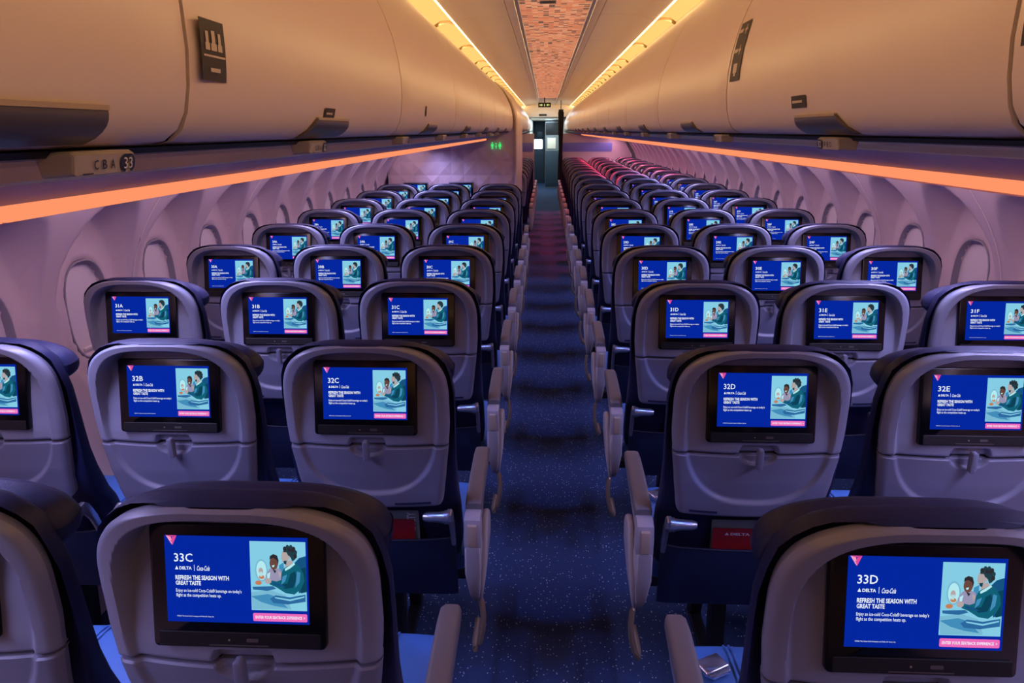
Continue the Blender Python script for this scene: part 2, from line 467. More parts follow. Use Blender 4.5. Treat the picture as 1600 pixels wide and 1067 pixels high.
# ------------------------------------------------------------------ video screen
SW, SH = .215, .133
def make_bezel():
    mb = MB(); mb.prism(rrect(-.1315, .1315, -.1735, .0175, .008, 4), 'z', -.014, -.0006, 0, .003)
    return mb.mesh('video_screen', BLACK, True, 40)
def make_controls():
    mb = MB(); mb.prism(rrect(-.122, .124, -.171, -.1475, .003, 3), 'z', -.006, .0016, 0, .0012)
    mb.prism(rrect(.012, .030, -.162, -.1565, .0015, 2), 'z', .0015, .0022, 1); mb.prism(rrect(-.016, -.013, -.161, -.158, .0012, 3), 'z', .0015, .0022, 2)
    mb.prism(rrect(-.045, .045, -.1685, -.1668, .0008, 2), 'z', .0015, .0021, 1)
    return mb.mesh('control_strip', [BLACKM, HANDLE, HANDLE2], False)
def uv(u, v): return (-SW/2+u*SW, -v*SH)
def rect(u0, u1, v0, v1): return [uv(u0, v1), uv(u1, v1), uv(u1, v0), uv(u0, v0)]
def make_display():
    mb = MB(); mb.flat = True; M = [E_BLUE, E_WHITE, E_PINK, E_LOGO, E_LOGO2] + E_CY
    Z = lambda i: .0004+.00006*i
    mb.poly2(rect(0, 1, 0, 1), Z(0), 0)
    # faceted pink mark in the corner
    for pts, mi in (([(.012,0),(.048,.018),(.052,.052),(.040,.075)], 4), ([(.020,0),(.088,0),(.052,.016)], 3), ([(.088,.002),(.058,.11),(.050,.06),(.056,.02)], 3), ([(.050,.062),(.056,.112),(.040,.078)], 4)):
        mb.poly2([uv(*p) for p in pts][::-1], Z(1), mi)
    def T(t, u0, u1, v0, v1, bold=0., shear=0., mi=1):
        (x0, y0), (x1, y1) = uv(u0, v1), uv(u1, v0); put_text(mb, t, x0, x1, y0, y1, Z(4), mi, bold, shear)
    mb.poly2([uv(*p) for p in ((.068,.392),(.092,.392),(.080,.350))], Z(4), 1)
    T('DELTA', .099, .186, .356, .392, .03)
    mb.poly2(rect(.2025, .2055, .335, .405), Z(4), 1)
    T('Coca-Cola', .222, .312, .345, .402, .012, .45)
    T('REFRESH THE SEASON WITH', .068, .445, .458, .510, .028); T('GREAT TASTE', .068, .246, .522, .572, .028)
    T('Enjoy an ice-cold Coca-Cola\u00ae beverage on today\u2019s', .068, .530, .612, .664, .008); T('flight as the competition heats up.', .068, .386, .668, .718, .008)
    T('\u00a92026 The Coca-Cola Company and Delta Air Lines, Inc.', .068, .330, .925, .945, .004)
    mb.poly2([(x, y) for x, y in rrect(*(uv(.605, 0)[0], uv(.985, 0)[0]), *(uv(0, .972)[1], uv(0, .878)[1]), .002, 3)], Z(1), 2)
    T('ENTER YOUR SEATBACK EXPERIENCE  >', .622, .970, .908, .942, .02)
    # the picture: two seated passengers sharing a snack by a cabin window
    def P(pts, layer, tone):
        mb.poly2([uv(.597+.388*p, .048+.795*q) for p, q in pts][::-1], Z(layer), 5+tone)
    def E(cx, cy, rx, ry, layer, tone, n=16): P(ell(cx, cy, rx, ry, n), layer, tone)
    P([(0,0),(1,0),(1,1),(0,1)], 1, 0)
    E(.20,.42,.115,.165,2,12); E(.20,.42,.092,.14,3,1)
    P([(.52,.34),(.60,.30),(.62,.55),(.50,.56)], 2, 10)
    P([(.80,.30),(.88,.23),(1,.20),(1,.70),(.86,.74)], 2, 2)
    P([(.84,.40),(1,.36),(1,.72),(.90,.74)], 3, 13)
    P([(.34,.40),(.42,.365),(.54,.40),(.58,.46),(.54,.57),(.40,.60),(.30,.56),(.27,.49)], 3, 8)      # first passenger
    E(.425,.315,.075,.092,4,7); P([(.35,.27),(.36,.21),(.42,.18),(.49,.20),(.515,.27),(.50,.34),(.485,.27),(.42,.235),(.37,.25)], 5, 6)
    P([(.39,.345),(.44,.335),(.43,.365),(.40,.37)], 5, 1)
    P([(.40,.40),(.47,.42),(.44,.46)], 4, 6)
    E(.630,.215,.066,.10,4,5); P([(.66,.28),(.74,.26),(.78,.33),(.64,.40),(.63,.33)], 4, 5)           # second passenger
    P([(.60,.14),(.615,.085),(.68,.055),(.78,.07),(.84,.13),(.845,.21),(.80,.26),(.76,.28),(.73,.22),(.69,.20),(.66,.15),(.61,.15)], 6, 4)
    P([(.61,.38),(.70,.34),(.80,.30),(.88,.35),(.95,.45),(.97,.56),(.90,.68),(.78,.76),(.62,.74),(.46,.66),(.34,.62),(.345,.555),(.47,.575),(.55,.55),(.56,.45)], 5, 3)
    P([(.72,.46),(.80,.42),(.84,.52),(.76,.66),(.62,.68),(.52,.62),(.66,.60)], 6, 13)
    P([(.62,.39),(.70,.345),(.79,.30),(.81,.32),(.72,.38),(.63,.42)], 6, 1)
    E(.315,.57,.06,.042,7,5); E(.20,.515,.05,.03,6,9); E(.19,.43,.042,.05,6,5); E(.14,.60,.06,.032,6,9); P([(.16,.44),(.22,.44),(.21,.51),(.17,.51)], 6, 1)
    for hx, hy in ((.63,.10),(.68,.075),(.74,.075),(.79,.10),(.82,.15),(.815,.205),(.77,.12),(.71,.11),(.76,.18)): E(hx, hy, .032, .034, 7, 4 if (hx*100) % 2 < 1 else 6, 9)
    P([(.575,.215),(.555,.245),(.58,.255)], 5, 5); P([(.60,.275),(.66,.27),(.65,.33),(.61,.315)], 6, 13); E(.70,.225,.018,.03, 8, 5, 9)
    P([(.395,.29),(.41,.285),(.41,.295)], 6, 6); P([(.445,.285),(.465,.29),(.455,.297)], 6, 6)
    P([(.58,.50),(.66,.47),(.62,.57),(.55,.62)], 7, 10); P([(.84,.42),(.90,.44),(.88,.58),(.80,.66)], 7, 10); P([(.40,.585),(.54,.61),(.64,.66),(.50,.645),(.39,.615)], 7, 2)
    P([(.30,.47),(.36,.44),(.34,.54),(.30,.55)], 4, 1); P([(.50,.42),(.56,.46),(.52,.53)], 4, 5)
    P([(.03,.66),(.40,.645),(.46,.68),(.30,.715),(.04,.70)], 6, 11)
    P([(0,.74),(.34,.70),(.62,.77),(.66,.84),(.72,.98),(.02,.99)], 4, 12); P([(0,.80),(.30,.76),(.46,.80),(.66,.96),(.40,.93),(.18,.88)], 5, 10)
    P([(.34,.83),(.44,.775),(.70,.80),(.98,.755),(.98,.86),(.66,.905),(.40,.89)], 7, 11); P([(.42,.80),(.70,.83),(.96,.78),(.96,.80),(.70,.855),(.44,.82)], 8, 0)
    P([(.74,.94),(.98,.88),(.98,.99),(.70,.99)], 5, 0)
    return mb.mesh('display', M, False)
def make_number(txt):
    mb = MB(); mb.flat = True
    (x0, y0), (x1, y1) = uv(.064, .302), uv(.064+.0435*len(txt), .205)
    put_text(mb, txt, x0, x1, y0, y1, .0007, 0, .01)
    return mb.mesh('seat_number', E_WHITE, False)
TILT = .202
M_SCREEN = Matrix(((1,0,0,0),(0,math.sin(TILT),-math.cos(TILT),-.0006),(0,math.cos(TILT),math.sin(TILT),1.063),(0,0,0,1)))
D_BEZEL, D_CTRL, D_DISP = make_bezel(), make_controls(), make_display()
def add_screen(parent, txt, M, near=True):
    s = link('video_screen', D_BEZEL, parent, M)
    link('display', D_DISP, s)
    link('seat_number', make_number(txt), s)
    if near: link('control_strip', D_CTRL, s)
    return s

D_SHELL, D_TRAY, D_LATCH, D_BACK, D_HEAD = make_shell(), make_tray(), make_latch(), make_backrest(), make_headrest()
D_NOTE = [make_tray_label(-.155, -.085), make_tray_label(.06, .155)]; D_CUSH, D_POCK = make_cushion(), make_pocket()
D_ARM_L, D_ARM_R = make_tray_arm(-1), make_tray_arm(1)
D_FR, D_FRL = make_frame(False), make_frame(True)
D_AISLE = {1: make_arm(1), -1: make_arm(-1)}
D_BUCK, D_BELT = make_buckle(), make_strap()

ORD = 'first second third fourth fifth sixth seventh eighth ninth tenth eleventh twelfth thirteenth fourteenth fifteenth sixteenth seventeenth eighteenth'.split()
SIDEX = {'A': -AISLE-2*SP, 'B': -AISLE-SP, 'C': -AISLE, 'D': AISLE, 'E': AISLE+SP, 'F': AISLE+2*SP}
def make_seat(k, L):
    dy = -.0143 if L in 'DEF' else 0
    x, y = SIDEX[L], row_y(k)+dy
    t = empty('airline_seat', (x, y, 0)); num = f'{33-k}{L}'
    where = {'A': 'left window', 'B': 'left middle', 'C': 'left aisle', 'D': 'right aisle', 'E': 'right middle', 'F': 'right window'}[L]
    if L == 'C' and k > 8:
        lab = f'dark red-lit aisle seat past the lavatory wall, {ORD[k-11]} row beyond it'
    elif k <= 6:
        lab = f'navy leather {where} seat with lit back screen reading {num}'
    elif k <= 9:
        lab = f'navy leather {where} seat, {ORD[k]} row from the camera, screen glowing on its back'
    else:
        lab = f'red-lit navy {where} seat in the {ORD[k]} row from the camera'
    if (L, k) == ('B', 0): lab = 'navy left middle seat cut off at the lower left corner, beside screen 33C'
    if (L, k) == ('A', 1): lab = 'navy left window seat at the left edge, its lit screen half cut off'
    tag(t, lab, 'seat', 'airline seats in rows')
    near = k <= 7
    link('back_shell', D_SHELL, t); tr = link('tray_table', D_TRAY, t)
    link('tray_latch', D_LATCH, tr)
    link('backrest', D_BACK, t); link('headrest', D_HEAD, t); link('seat_cushion', D_CUSH, t)
    add_screen(t, num, M_SCREEN, near)
    link('seat_frame', D_FRL if L in 'ACDF' else D_FR, t)
    if near:
        link('tray_notice', D_NOTE[0], tr); link('tray_notice', D_NOTE[1], tr)
        link('literature_pocket', D_POCK, t); link('tray_arm', D_ARM_L, t); link('tray_arm', D_ARM_R, t)
    if L in 'CD':
        made = {}
        for nm, me, par in D_AISLE[1 if L == 'C' else -1]:
            if k > 9 and nm in ('luggage_bar', 'hinge_cover'): continue
            made[nm] = link(nm, me, made[par] if par else t)
    if (L, k) in (('D', 0), ('D', 1)):
        b = link('seat_belt_buckle', D_BUCK, t, Matrix.Translation((-.155, .415, .487)) @ Matrix.Rotation(.5, 4, 'Z'))
    return t
for k in range(NROW):
    for L in 'ABCDEF':
        if L in 'AB' and k > 8: continue
        if L == 'C' and 9 <= k <= 10: continue
        if k == 0 and L in 'F': continue
        make_seat(k, L)

# cards standing in the pockets
def make_card(L, k, dx, w, h, m, lettering, label, name, cat, tilt=0., lift=0., dyc=0.):
    mb = MB(); mb.prism(rrect(-w/2, w/2, 0, h, .004, 3), 'y', -.001, .001, 0)
    if lettering == 'safe':
        put_text(mb, 'SAFETY', -.055, 0, -.012, .012, 0, 1, .02, 0, Matrix.Translation((w/2-.022, -.0014, h-.006)) @ Matrix(((0,-1,0,0),(0,0,-1,0),(1,0,0,0),(0,0,0,1))))
    elif lettering:
        a = Matrix.Translation((0, -.0014, 0)) @ Matrix.Rotation(PI/2, 4, 'X')
        mb.add([a @ Vector(p) for p in ((-.068,h-.021,0),(-.056,h-.021,0),(-.062,h-.012,0))], [(0,1,2)], 1)
        put_text(mb, lettering, -.052, .0, h-.021, h-.013, 0, 1, .03, 0, a)
    o = build(name, mb, [m, WHITE], None, False)
    o.location = (SIDEX[L]+dx, row_y(k)+(-.0143 if L in 'DEF' else 0)+.066+dyc, .405+lift); o.rotation_euler = (0, tilt, 0)
    tag(o, label, cat, 'cards in seat pockets')
for L, k in (('C', 1), ('D', 1), ('D', 2), ('C', 2)):
    s = f'below the screen reading {33-k}{L}'
    make_card(L, k, -.01 if L == 'C' else .03, .20, .186, RED, 'DELTA', f'red card in the dark seat pocket {s}', 'safety_card', 'card', .01, .0, -.003)
    make_card(L, k, 0. if L == 'C' else .035, .21, .21, CARDG, 'safe' if L == 'C' else None, f'grey-green card standing behind red card {s}', 'safety_card', 'card', -.008, .0, .003)

# ------------------------------------------------------------------ setting: floor
fl = MB(); fl.box((-1.9, Y_BACK, -.05), (1.9, Y_END+1, 0)); struct('floor', fl, CARPET, False)

# ------------------------------------------------------------------ setting: side walls with scooped window bays
WP = .533; WY0 = 2.58
WTOP = {1: 1.50, -1: 1.50}
def wall_base(z, s):
    return hermite([(0,1.60),(.30,1.72),(.60,1.815),(.85,1.845),(1.02,1.835),(1.15,1.795),(1.28,1.725),(1.40,1.635),(1.5,1.545)], z)
def wall_x(yl, z, s):
    """yl: distance along the wall from the window centre"""
    b = wall_base(z, s)
    fx = interp([(.60,1.835),(.80,1.865),(1.30,1.868),(1.5,1.86)], z)
    zc, hz, hy = 1.0, .392, .222*(1.0 if z > 1.0 else .95)
    q = ((abs(yl)/hy)**2.4 + (abs(z-zc)/hz)**2.4)**(1/2.4)
    x = b + (max(fx, b)-b)*(1-sstep(.89, 1.02, q))
    qw = ((abs(yl)/.128)**2.6 + (abs(z-.955)/.195)**2.6)**(1/2.6)        # window reveal
    x += .034*(1-sstep(.93, 1.03, qw))
    return x
def wall_strip(s, y_from, y_to, name):
    mb = MB(); n0 = math.floor((y_from-WY0)/WP); n1 = math.ceil((y_to-WY0)/WP)
    zs = [0,.15,.3,.45,.55,.62]+[.66+.02*i for i in range(43)]
    zs = [z for z in zs if z < WTOP[s]-.005]+[WTOP[s]]
    ny = 36; ys = []
    for w in range(n0, n1+1):
        for i in range(ny): ys.append((WY0+w*WP + (i/ny-.5)*WP, (i/ny-.5)*WP, w, i))
    vs = []
    for y, yl, w, i in ys:
        for z in zs:
            vs.append((s*(wall_x(yl, z, s)+(.004 if (i == 0 and w % 2 == 1) else 0)), y, z))
    nz = len(zs); fs = [(i*nz+j, i*nz+j+1, (i+1)*nz+j+1, (i+1)*nz+j) for i in range(len(ys)-1) for j in range(nz-1)]
    mb.add(vs, fs)
    struct(name, mb, WALLM, True, 60)
    for w in range(n0, n1+1):                                     # raised bead on the seam of every second bay
        if w % 2 == 1:
            y = WY0+(w-.5)*WP; sm = MB()
            sm.tube([(s*(wall_x(-WP/2, z, s)-.001), y, z) for z in zs if z > .5], .0024, 6)
            struct('trim_seam', sm, SHADE)
nwin = 0
def windows(s, ys):
    global nwin
    for y in ys:
        nwin += 1
        t = empty(f'window_{nwin}', (s*1.868, y, .955)); tag(t, kind='structure')
        fr = MB(); N = 40; R = []
        for rx, ry, d in ((.134,.201,.012),(.133,.200,-.003),(.128,.194,-.004),(.123,.189,.004),(.121,.187,.040)):
            R.append([(s*d, rx*math.copysign(abs(math.cos(a))**.78, math.cos(a)), ry*math.copysign(abs(math.sin(a))**.78, math.sin(a))) for a in [2*PI*i/N for i in range(N)]])
        fr.loft(R, 0, False); build('window_frame', fr, FRAMEM, t, True, 60)
        sh = MB(); sh.prism([(.124*math.copysign(abs(math.cos(a))**.78, math.cos(a)), .19*math.copysign(abs(math.sin(a))**.78, math.sin(a))) for a in [2*PI*i/N for i in range(N)]], 'x', s*.024, s*.032)
        sh.box((min(s*.016,s*.024),-.05,-.165),(max(s*.016,s*.024),.05,-.150),0,.003)
        build('window_shade', sh, SHADE, t, True, 40)
wall_strip(-1, 0.5, 8.3, 'wall_left'); wall_strip(1, 0.5, 15.0, 'wall_right')
windows(-1, [WY0+i*WP for i in range(-1, 10)]); windows(1, [WY0+i*WP for i in range(0, 23)])
def plain_wall(s, y0, y1, name):
    mb = MB(); zs = [0,.3,.6,.85,1.02,1.15,1.28,WTOP[s]]
    mb.loft([[(s*wall_base(z, s), y, z) for z in zs]+[(s*(wall_base(z, s)+.03), y, z) for z in zs[::-1]] for y in (y0, y1)])
    struct(name, mb, WALLM, True, 60)
plain_wall(-1, Y_BACK, .2, 'wall_left_aft'); plain_wall(1, Y_BACK, .2, 'wall_right_aft')
plain_wall(-1, 8.6, Y_END, 'wall_left_front'); plain_wall(1, 15.2, Y_END, 'wall_right_front')

# ------------------------------------------------------------------ strip lights, blue panels, service rails
ST = {1: (1.5305, 1.5515), -1: (1.5285, 1.5485)}
JOINTS = {1: [Y_BACK, .74, 2.83, 4.92, 7.01, 9.10, 11.2, 14.55], -1: [Y_BACK, .79, 2.72, 4.63, 6.53, 7.69]}
for s in (1, -1):
    z0, z1 = ST[s]; J = JOINTS[s]; side = 'left' if s < 0 else 'right'
    for i, (a, b) in enumerate(zip(J, J[1:])):
        mb = MB(); mb.prism([(s*.683,z0),(s*.700,z0),(s*.700,z1+.004),(s*.681,z1),(s*.680,(z0+z1)/2)], 'y', a+.005, b-.005)
        o = build('light_strip', mb, E_STRIP, None, True, 50)
        tag(o, f'orange glowing light strip under the {side} bins, {ORD[i]} length from the camera', 'light', 'strip lights under the bins')
    zr = 1.592 if s > 0 else 1.583
    spans = [(Y_BACK, 7.69), (9.3, Y_END)] if s < 0 else [(Y_BACK, Y_END)]
    for n, (a, b) in enumerate(spans):
        nm = f'{side}_{n+1}'
        mb = MB(); P = []
        for i in range(9):
            t = i/8; P.append((.562+(.682-.562)*t, zr-.001+(z1+.001-zr)*t + .003*math.sin(PI*t)))
        mb.prism([(s*x, z) for x, z in P+[(x, z+.015) for x, z in P[::-1]]], 'y', a, b); struct(f'trim_blue_panel_{nm}', mb, BLUEP, True, 40)
        mb = MB(); pr = [(.456,1.615),(.455,1.6115),(.48,1.610),(.515,1.6075),(.528,1.6045),(.535,1.600),(.538,zr+.0035),(.543,zr+.001),(.550,zr+.0015),(.556,zr-.001),(.563,zr-.001),(.568,zr+.008),(.568,1.615)]
        mb.prism([(s*x, z) for x, z in pr], 'y', a, b); struct(f'trim_service_rail_{nm}', mb, PSU, True, 30)
        mb = MB(); mb.prism([(s*.436,1.6165),(s*.440,1.611),(s*.456,1.609),(s*.456,1.6165)], 'y', a, b); struct(f'trim_bin_gasket_{nm}', mb, BLACKM, True, 30)
        mb = MB(); mb.prism([(s*.697,1.526),(s*.706,1.526),(s*.708,1.550),(s*1.10,1.535),(s*1.545,1.495),(s*1.60,1.50),(s*1.10,1.56),(s*.697,1.575)], 'y', a, b); struct(f'trim_outboard_panel_{nm}', mb, WALLM, True, 40)

# ------------------------------------------------------------------ overhead bins
BL = 1.067; BY0 = .72
PROF = [(.475,1.616),(.445,1.6175),(.425,1.622),(.411,1.633),(.402,1.650),(.396,1.675),(.392,1.71),(.392,1.755),(.397,1.80),(.408,1.85),(.426,1.90),(.452,1.953),(.487,2.01),(.53,2.066),(.578,2.113),(.628,2.145)]
def prof_x(z):
    return hermite([(p[1], p[0]) for p in PROF], z)
def make_bin_door():
    mb = MB(); rows = []; ny = 22
    dense = []
    for (a, b), (c, d) in zip(PROF, PROF[1:]):
        for i in range(2): dense.append((a+(c-a)*i/2, b+(d-b)*i/2))
    dense.append(PROF[-1])
    for x, z in dense:
        h = BL/2-.0035
        if z < 1.66: q = min(1, (1.66-z)/.06); h -= .022*(1-math.sqrt(max(0, 1-q*q)))
        row = [(x+.012, -h, z)]
        for j in range(ny+1):
            tt = -1+2*j/ny; y = h*tt; e = h-abs(y); o = .006*(1-min(1, e/.006))
            row.append((x+o, y, z))
        row.append((x+.012, h, z)); rows.append(row)
    n = len(rows[0]); mb.add([p for r in rows for p in r], [(i*n+j, i*n+j+1, (i+1)*n+j+1, (i+1)*n+j) for i in range(len(rows)-1) for j in range(n-1)])
    return mb
def bin_box():
    mb = MB(); P = [(x+.014, z+.002) for x, z in PROF]+[(1.05,2.145),(1.05,1.63),(.50,1.624)]
    mb.prism(P, 'y', -BL/2, BL/2); return mb
def bin_handle():
    mb = MB(); g = []
    for i in range(7):
        z = 1.621+.029*i/6
        for j in range(2):
            g.append((prof_x(z)-.0035-.004*math.sin(PI*i/6), (-1 if j == 0 else 1)*(.088-.0*z+.018*(1-i/6))+(-.02*(1-i/6)), z))
    mb.add(g, [(2*i, 2*i+1, 2*i+3, 2*i+2) for i in range(6)])
    back = [(p[0]+.012, p[1], p[2]) for p in g]; mb.add(back, [(2*i, 2*i+2, 2*i+3, 2*i+1) for i in range(6)])
    for i in range(6): 
        for j in (0, 1): a, b = g[2*i+j], g[2*i+2+j]; mb.add([a, b, (b[0]+.012,b[1],b[2]), (a[0]+.012,a[1],a[2])], [(0,1,2,3)])
    a, b = g[12], g[13]; mb.add([a, b, (b[0]+.012,b[1],b[2]), (a[0]+.012,a[1],a[2])], [(0,1,2,3)])
    a, b = g[0], g[1]; mb.add([a, b, (b[0]+.012,b[1],b[2]), (a[0]+.012,a[1],a[2])], [(0,1,2,3)])
    mb.box((prof_x(1.650)-.005, -.088, 1.648), (prof_x(1.650)+.008, .088, 1.652), 1)
    return mb
def mirror(mb, s):
    if s < 0: mb.v = [(-x, y, z) for x, y, z in mb.v]
    return mb
D_DOOR, D_BOX, D_HAN = {}, {}, {}
for s in (1, -1):
    D_DOOR[s] = mirror(make_bin_door(), s).mesh('bin_door', BIN, True, 50); D_BOX[s] = mirror(bin_box(), s).mesh('bin_box', GAP, False)
    D_HAN[s] = mirror(bin_handle(), s).mesh('bin_handle', [HANDLE, HANDLE2], True, 30)
def patch(s, y0, y1, z0, z1, yc, pr=.0016, n=8, mi=0, mb=None, slant=0.):
    mb = mb or MB(); vs = []
    for i in range(n+1):
        z = z0+(z1-z0)*i/n; o = slant*(i/n)
        vs += [(s*(prof_x(z)-pr), y0-yc+o, z), (s*(prof_x(z)-pr), y1-yc+o, z)]
    mb.add(vs, [(2*i, 2*i+1, 2*i+3, 2*i+2) for i in range(n)], mi); return mb
def cross(mb, s, y, z, r, yc):
    patch(s, y-r*.28, y+r*.28, z-r, z+r, yc, .0024, 2, 1, mb); patch(s, y-r, y+r, z-r*.28, z+r*.28, yc, .0024, 2, 1, mb)
def make_bin(s, i):
    yc = BY0+BL*(i-.5); side = 'left' if s < 0 else 'right'
    t = empty('overhead_bin', (0, yc, 0))
    lab = f'cream overhead bin on the {side}, {ORD[i]} from the camera' if i <= 17 else f'cream overhead bin on the {side}, far forward, bin {i} ahead'
    if i == 0: lab = f'cream overhead bin at the near {side} edge, cut off by the frame'
    if s < 0 and i >= 8: lab = f'cream overhead bin past the lavatory wall, {ORD[i-8]} along'
    tag(t, lab, 'overhead bin', 'overhead bins along the cabin')
    link('bin_box', D_BOX[s], t); d = link('bin_door', D_DOOR[s], t)
    h = link('bin_handle', D_HAN[s], d); h.location = (0, (.30 if (s < 0 and i == 0) else -.05), 0)
    def plac(mb): build('placard', mb, [DECAL, DECALW], d, False)
    if i == 1 and s < 0:
        mb = patch(s, .735, .79, 1.682, 1.742, yc)
        for y, r in ((.748,.005),(.762,.0065),(.776,.005)):
            patch(s, y-r*.6, y+r*.6, 1.722-.004, 1.722+r+.003, yc, .0024, 2, 1, mb); patch(s, y-r, y+r, 1.712, 1.719, yc, .0024, 2, 1, mb)
        patch(s, .738, .787, 1.7055, 1.7075, yc, .0024, 2, 1, mb)
        patch(s, .752, .774, 1.691, 1.695, yc, .0024, 2, 1, mb); plac(mb)
        mb = patch(s, 1.15, 1.205, 1.650, 1.667, yc); patch(s, 1.156, 1.19, 1.657, 1.660, yc, .0024, 1, 1, mb); plac(mb)
    if i == 1 and s > 0:
        mb = patch(s, 1.655, 1.735, 1.735, 1.86, yc)
        cross(mb, s, 1.675, 1.842, .010, yc); cross(mb, s, 1.685, 1.800, .010, yc)
        for zz in (1.842, 1.80): patch(s, 1.70, 1.728, zz-.004, zz+.004, yc, .0024, 1, 1, mb)
        patch(s, 1.68, 1.712, 1.752, 1.772, yc, .0024, 2, 1, mb); patch(s, 1.688, 1.704, 1.745, 1.752, yc, .0024, 1, 1, mb); plac(mb)
        mb = patch(s, 1.235, 1.305, 1.664, 1.684, yc); patch(s, 1.25, 1.298, 1.672, 1.676, yc, .0024, 1, 1, mb); plac(mb)
    if i == 0 and s > 0:
        mb = patch(s, .60, .695, 1.70, 1.775, yc)
        for zz in (1.722, 1.738, 1.754): patch(s, .62, .685, zz-.003, zz+.003, yc, .0024, 1, 1, mb)
        plac(mb)
    if i == 2 and s < 0: plac(patch(s, 2.10, 2.118, 1.672, 1.70, yc))
for i in range(0, 16):
    if i >= 0: make_bin(1, i)
for i in range(0, 6): make_bin(-1, i)
make_bin(-1, 6)
t7 = empty('overhead_bin', (0, (BY0+BL*6+7.70)/2, 0)); tag(t7, 'short cream overhead bin against the lavatory wall', 'overhead bin', 'overhead bins along the cabin')
for nm, me in (('bin_box', D_BOX[-1]), ('bin_door', D_DOOR[-1])): link(nm, me, t7).scale.y = (7.70-BY0-BL*6)/BL
for i in range(9, 16): make_bin(-1, i)

# row signs under the bins
for s, L3, ks in ((-1, 'CBA', range(0, 8)), (1, 'FED', range(1, 12))):
    for k in ks:
        y = (.59 if k == 0 else 1.165+.748*(k-1)) if s < 0 else 1.18+.748*(k-1)
        mb = MB(); mb.prism([(s*.452,1.616),(s*.420,1.616),(s*.416,1.613),(s*.419,1.597),(s*.448,1.595)], 'y', -.042, .042, 0, .003)
        # face frame: reading direction runs forward on the left, backward on the right
        al = Vector((0, -s, 0)); a, b = Vector((s*.416,0,1.613)), Vector((s*.419,0,1.597)); up = (a-b).normalized(); nm = al.cross(up)
        if nm.x*s > 0: nm = -nm
        o = (a+b)/2 + nm*.0012
        M = Matrix(((al.x,up.x,nm.x,o.x),(al.y,up.y,nm.y,o.y),(al.z,up.z,nm.z,o.z),(0,0,0,1)))
        for c, ch in enumerate(L3):
            x = (-.019 if s < 0 else -.010)+.0115*c; put_text(mb, ch, x, x+.006, -.004, .004, .0, 1, .01, 0, M)
        mb.add([(M @ Vector((p[0], p[1], .0)))[:] for p in rrect(.018 if s < 0 else -.040, .040 if s < 0 else -.018, -.0078, .0078, .007, 4)], [tuple(range(24))], 1)
        x = .0225 if s < 0 else -.0355
        put_text(mb, str(33-k), x, x+.013, -.005, .005, .0004, 2, .0, 0, M)
        mb.add([(M @ Vector(p))[:] for p in ((-.034,-.0075,0),(-.02,-.0075,0),(-.02,-.0065,0),(-.034,-.0065,0))], [(0,1,2,3)], 1)
        ob = build('row_sign', mb, [SIGNW, SIGNB, WHITE], None, False); ob.location = (0, y, 0)
        tag(ob, f'small cream row sign numbered {33-k} under the {"left" if s<0 else "right"} bins', 'sign', 'row number signs')

# ------------------------------------------------------------------ ceiling
YC = 13.6                                                        # woven strip ends at the exit sign
mb = MB()
P = [(-.170,2.205),(.170,2.205),(.170,2.225),(-.170,2.225)]
mb.prism(P, 'y', Y_BACK, YC); struct('ceiling', mb, WEAVE, False)
mb = MB(); mb.prism(P, 'y', YC, 17.0); struct('ceiling_front', mb, CREAM, False)
for s, nm in ((1, 'right'), (-1, 'left')):
    mb = MB(); mb.prism([(s*.170,2.204),(s*.172,2.198),(s*.190,2.198),(s*.194,2.203),(s*.194,2.225),(s*.170,2.225)], 'y', Y_BACK, 17.0)
    struct(f'trim_ceiling_rail_{nm}', mb, RAILM, True, 40)
    n = 0; y = BY0-3*BL
    while y < 17:
        a, b = y+.0025, min(y+BL-.0025, 17.0)
        mb = MB(); mb.prism([(s*.194,2.2035),(s*.236,2.2035),(s*.236,2.2075),(s*.239,2.2075),(s*.239,2.2035),(s*.32,2.206),(s*.40,2.203),(s*.46,2.194),(s*.50,2.181),(s*.520,2.170),(s*.524,2.180),(s*.524,2.23),(s*.194,2.23)], 'y', a, b)
        n += 1; struct(f'ceiling_panel_{nm}_{n}', mb, CREAM, True, 30)
        y += BL
    mb = MB(); mb.prism([(s*.518,2.1685),(s*.5255,2.1665),(s*.5265,2.1705),(s*.520,2.1725)], 'y', Y_BACK, 17.0)
    o = build('cove_light_line', mb, E_LED, None, False); tag(o, f'thin bright light line along the {nm} ceiling edge', 'light', 'ceiling cove lights')
    mb = MB(); mb.prism([(s*.526,2.178),(s*.56,2.186),(s*.60,2.182),(s*.636,2.160),(s*.65,2.23),(s*.526,2.23)], 'y', Y_BACK, 17.0)
    o = build('cove_light', mb, E_COVE, None, True, 60); tag(o, f'warm yellow cove light above the {nm} bins', 'light', 'ceiling cove lights')
    y = BY0-2*BL; n = 0
    while y < 17:
        mb = MB(); mb.prism([(s*.524,2.166),(s*.56,2.174),(s*.60,2.170),(s*.632,2.148),(s*.64,2.19),(s*.524,2.19)], 'y', y-.013, y+.013)
        n += 1; struct(f'trim_cove_rib_{nm}_{n}', mb, RIB, True, 40); y += BL/2 if y > 6 else BL
    mb = MB(); mb.box((min(s*.63, s*1.9), Y_BACK, 2.15), (max(s*.63, s*1.9), Y_END, 2.3)); struct(f'ceiling_side_{nm}', mb, CREAM, False)
mb = MB(); mb.box((-.7, Y_BACK, 2.232), (.7, Y_END+.5, 2.3)); struct('ceiling_upper', mb, CREAM, False)
# small vent in the woven strip
mb = MB(); mb.box((-.075,3.46,2.196),(.005,3.53,2.2055),0,.002); mb.box((-.067,3.475,2.1950),(-.003,3.490,2.1965),1)
tag(build('ceiling_vent', mb, [RAILM, BLACKM], None, False), 'small grey slotted vent in the orange ceiling strip', 'vent')
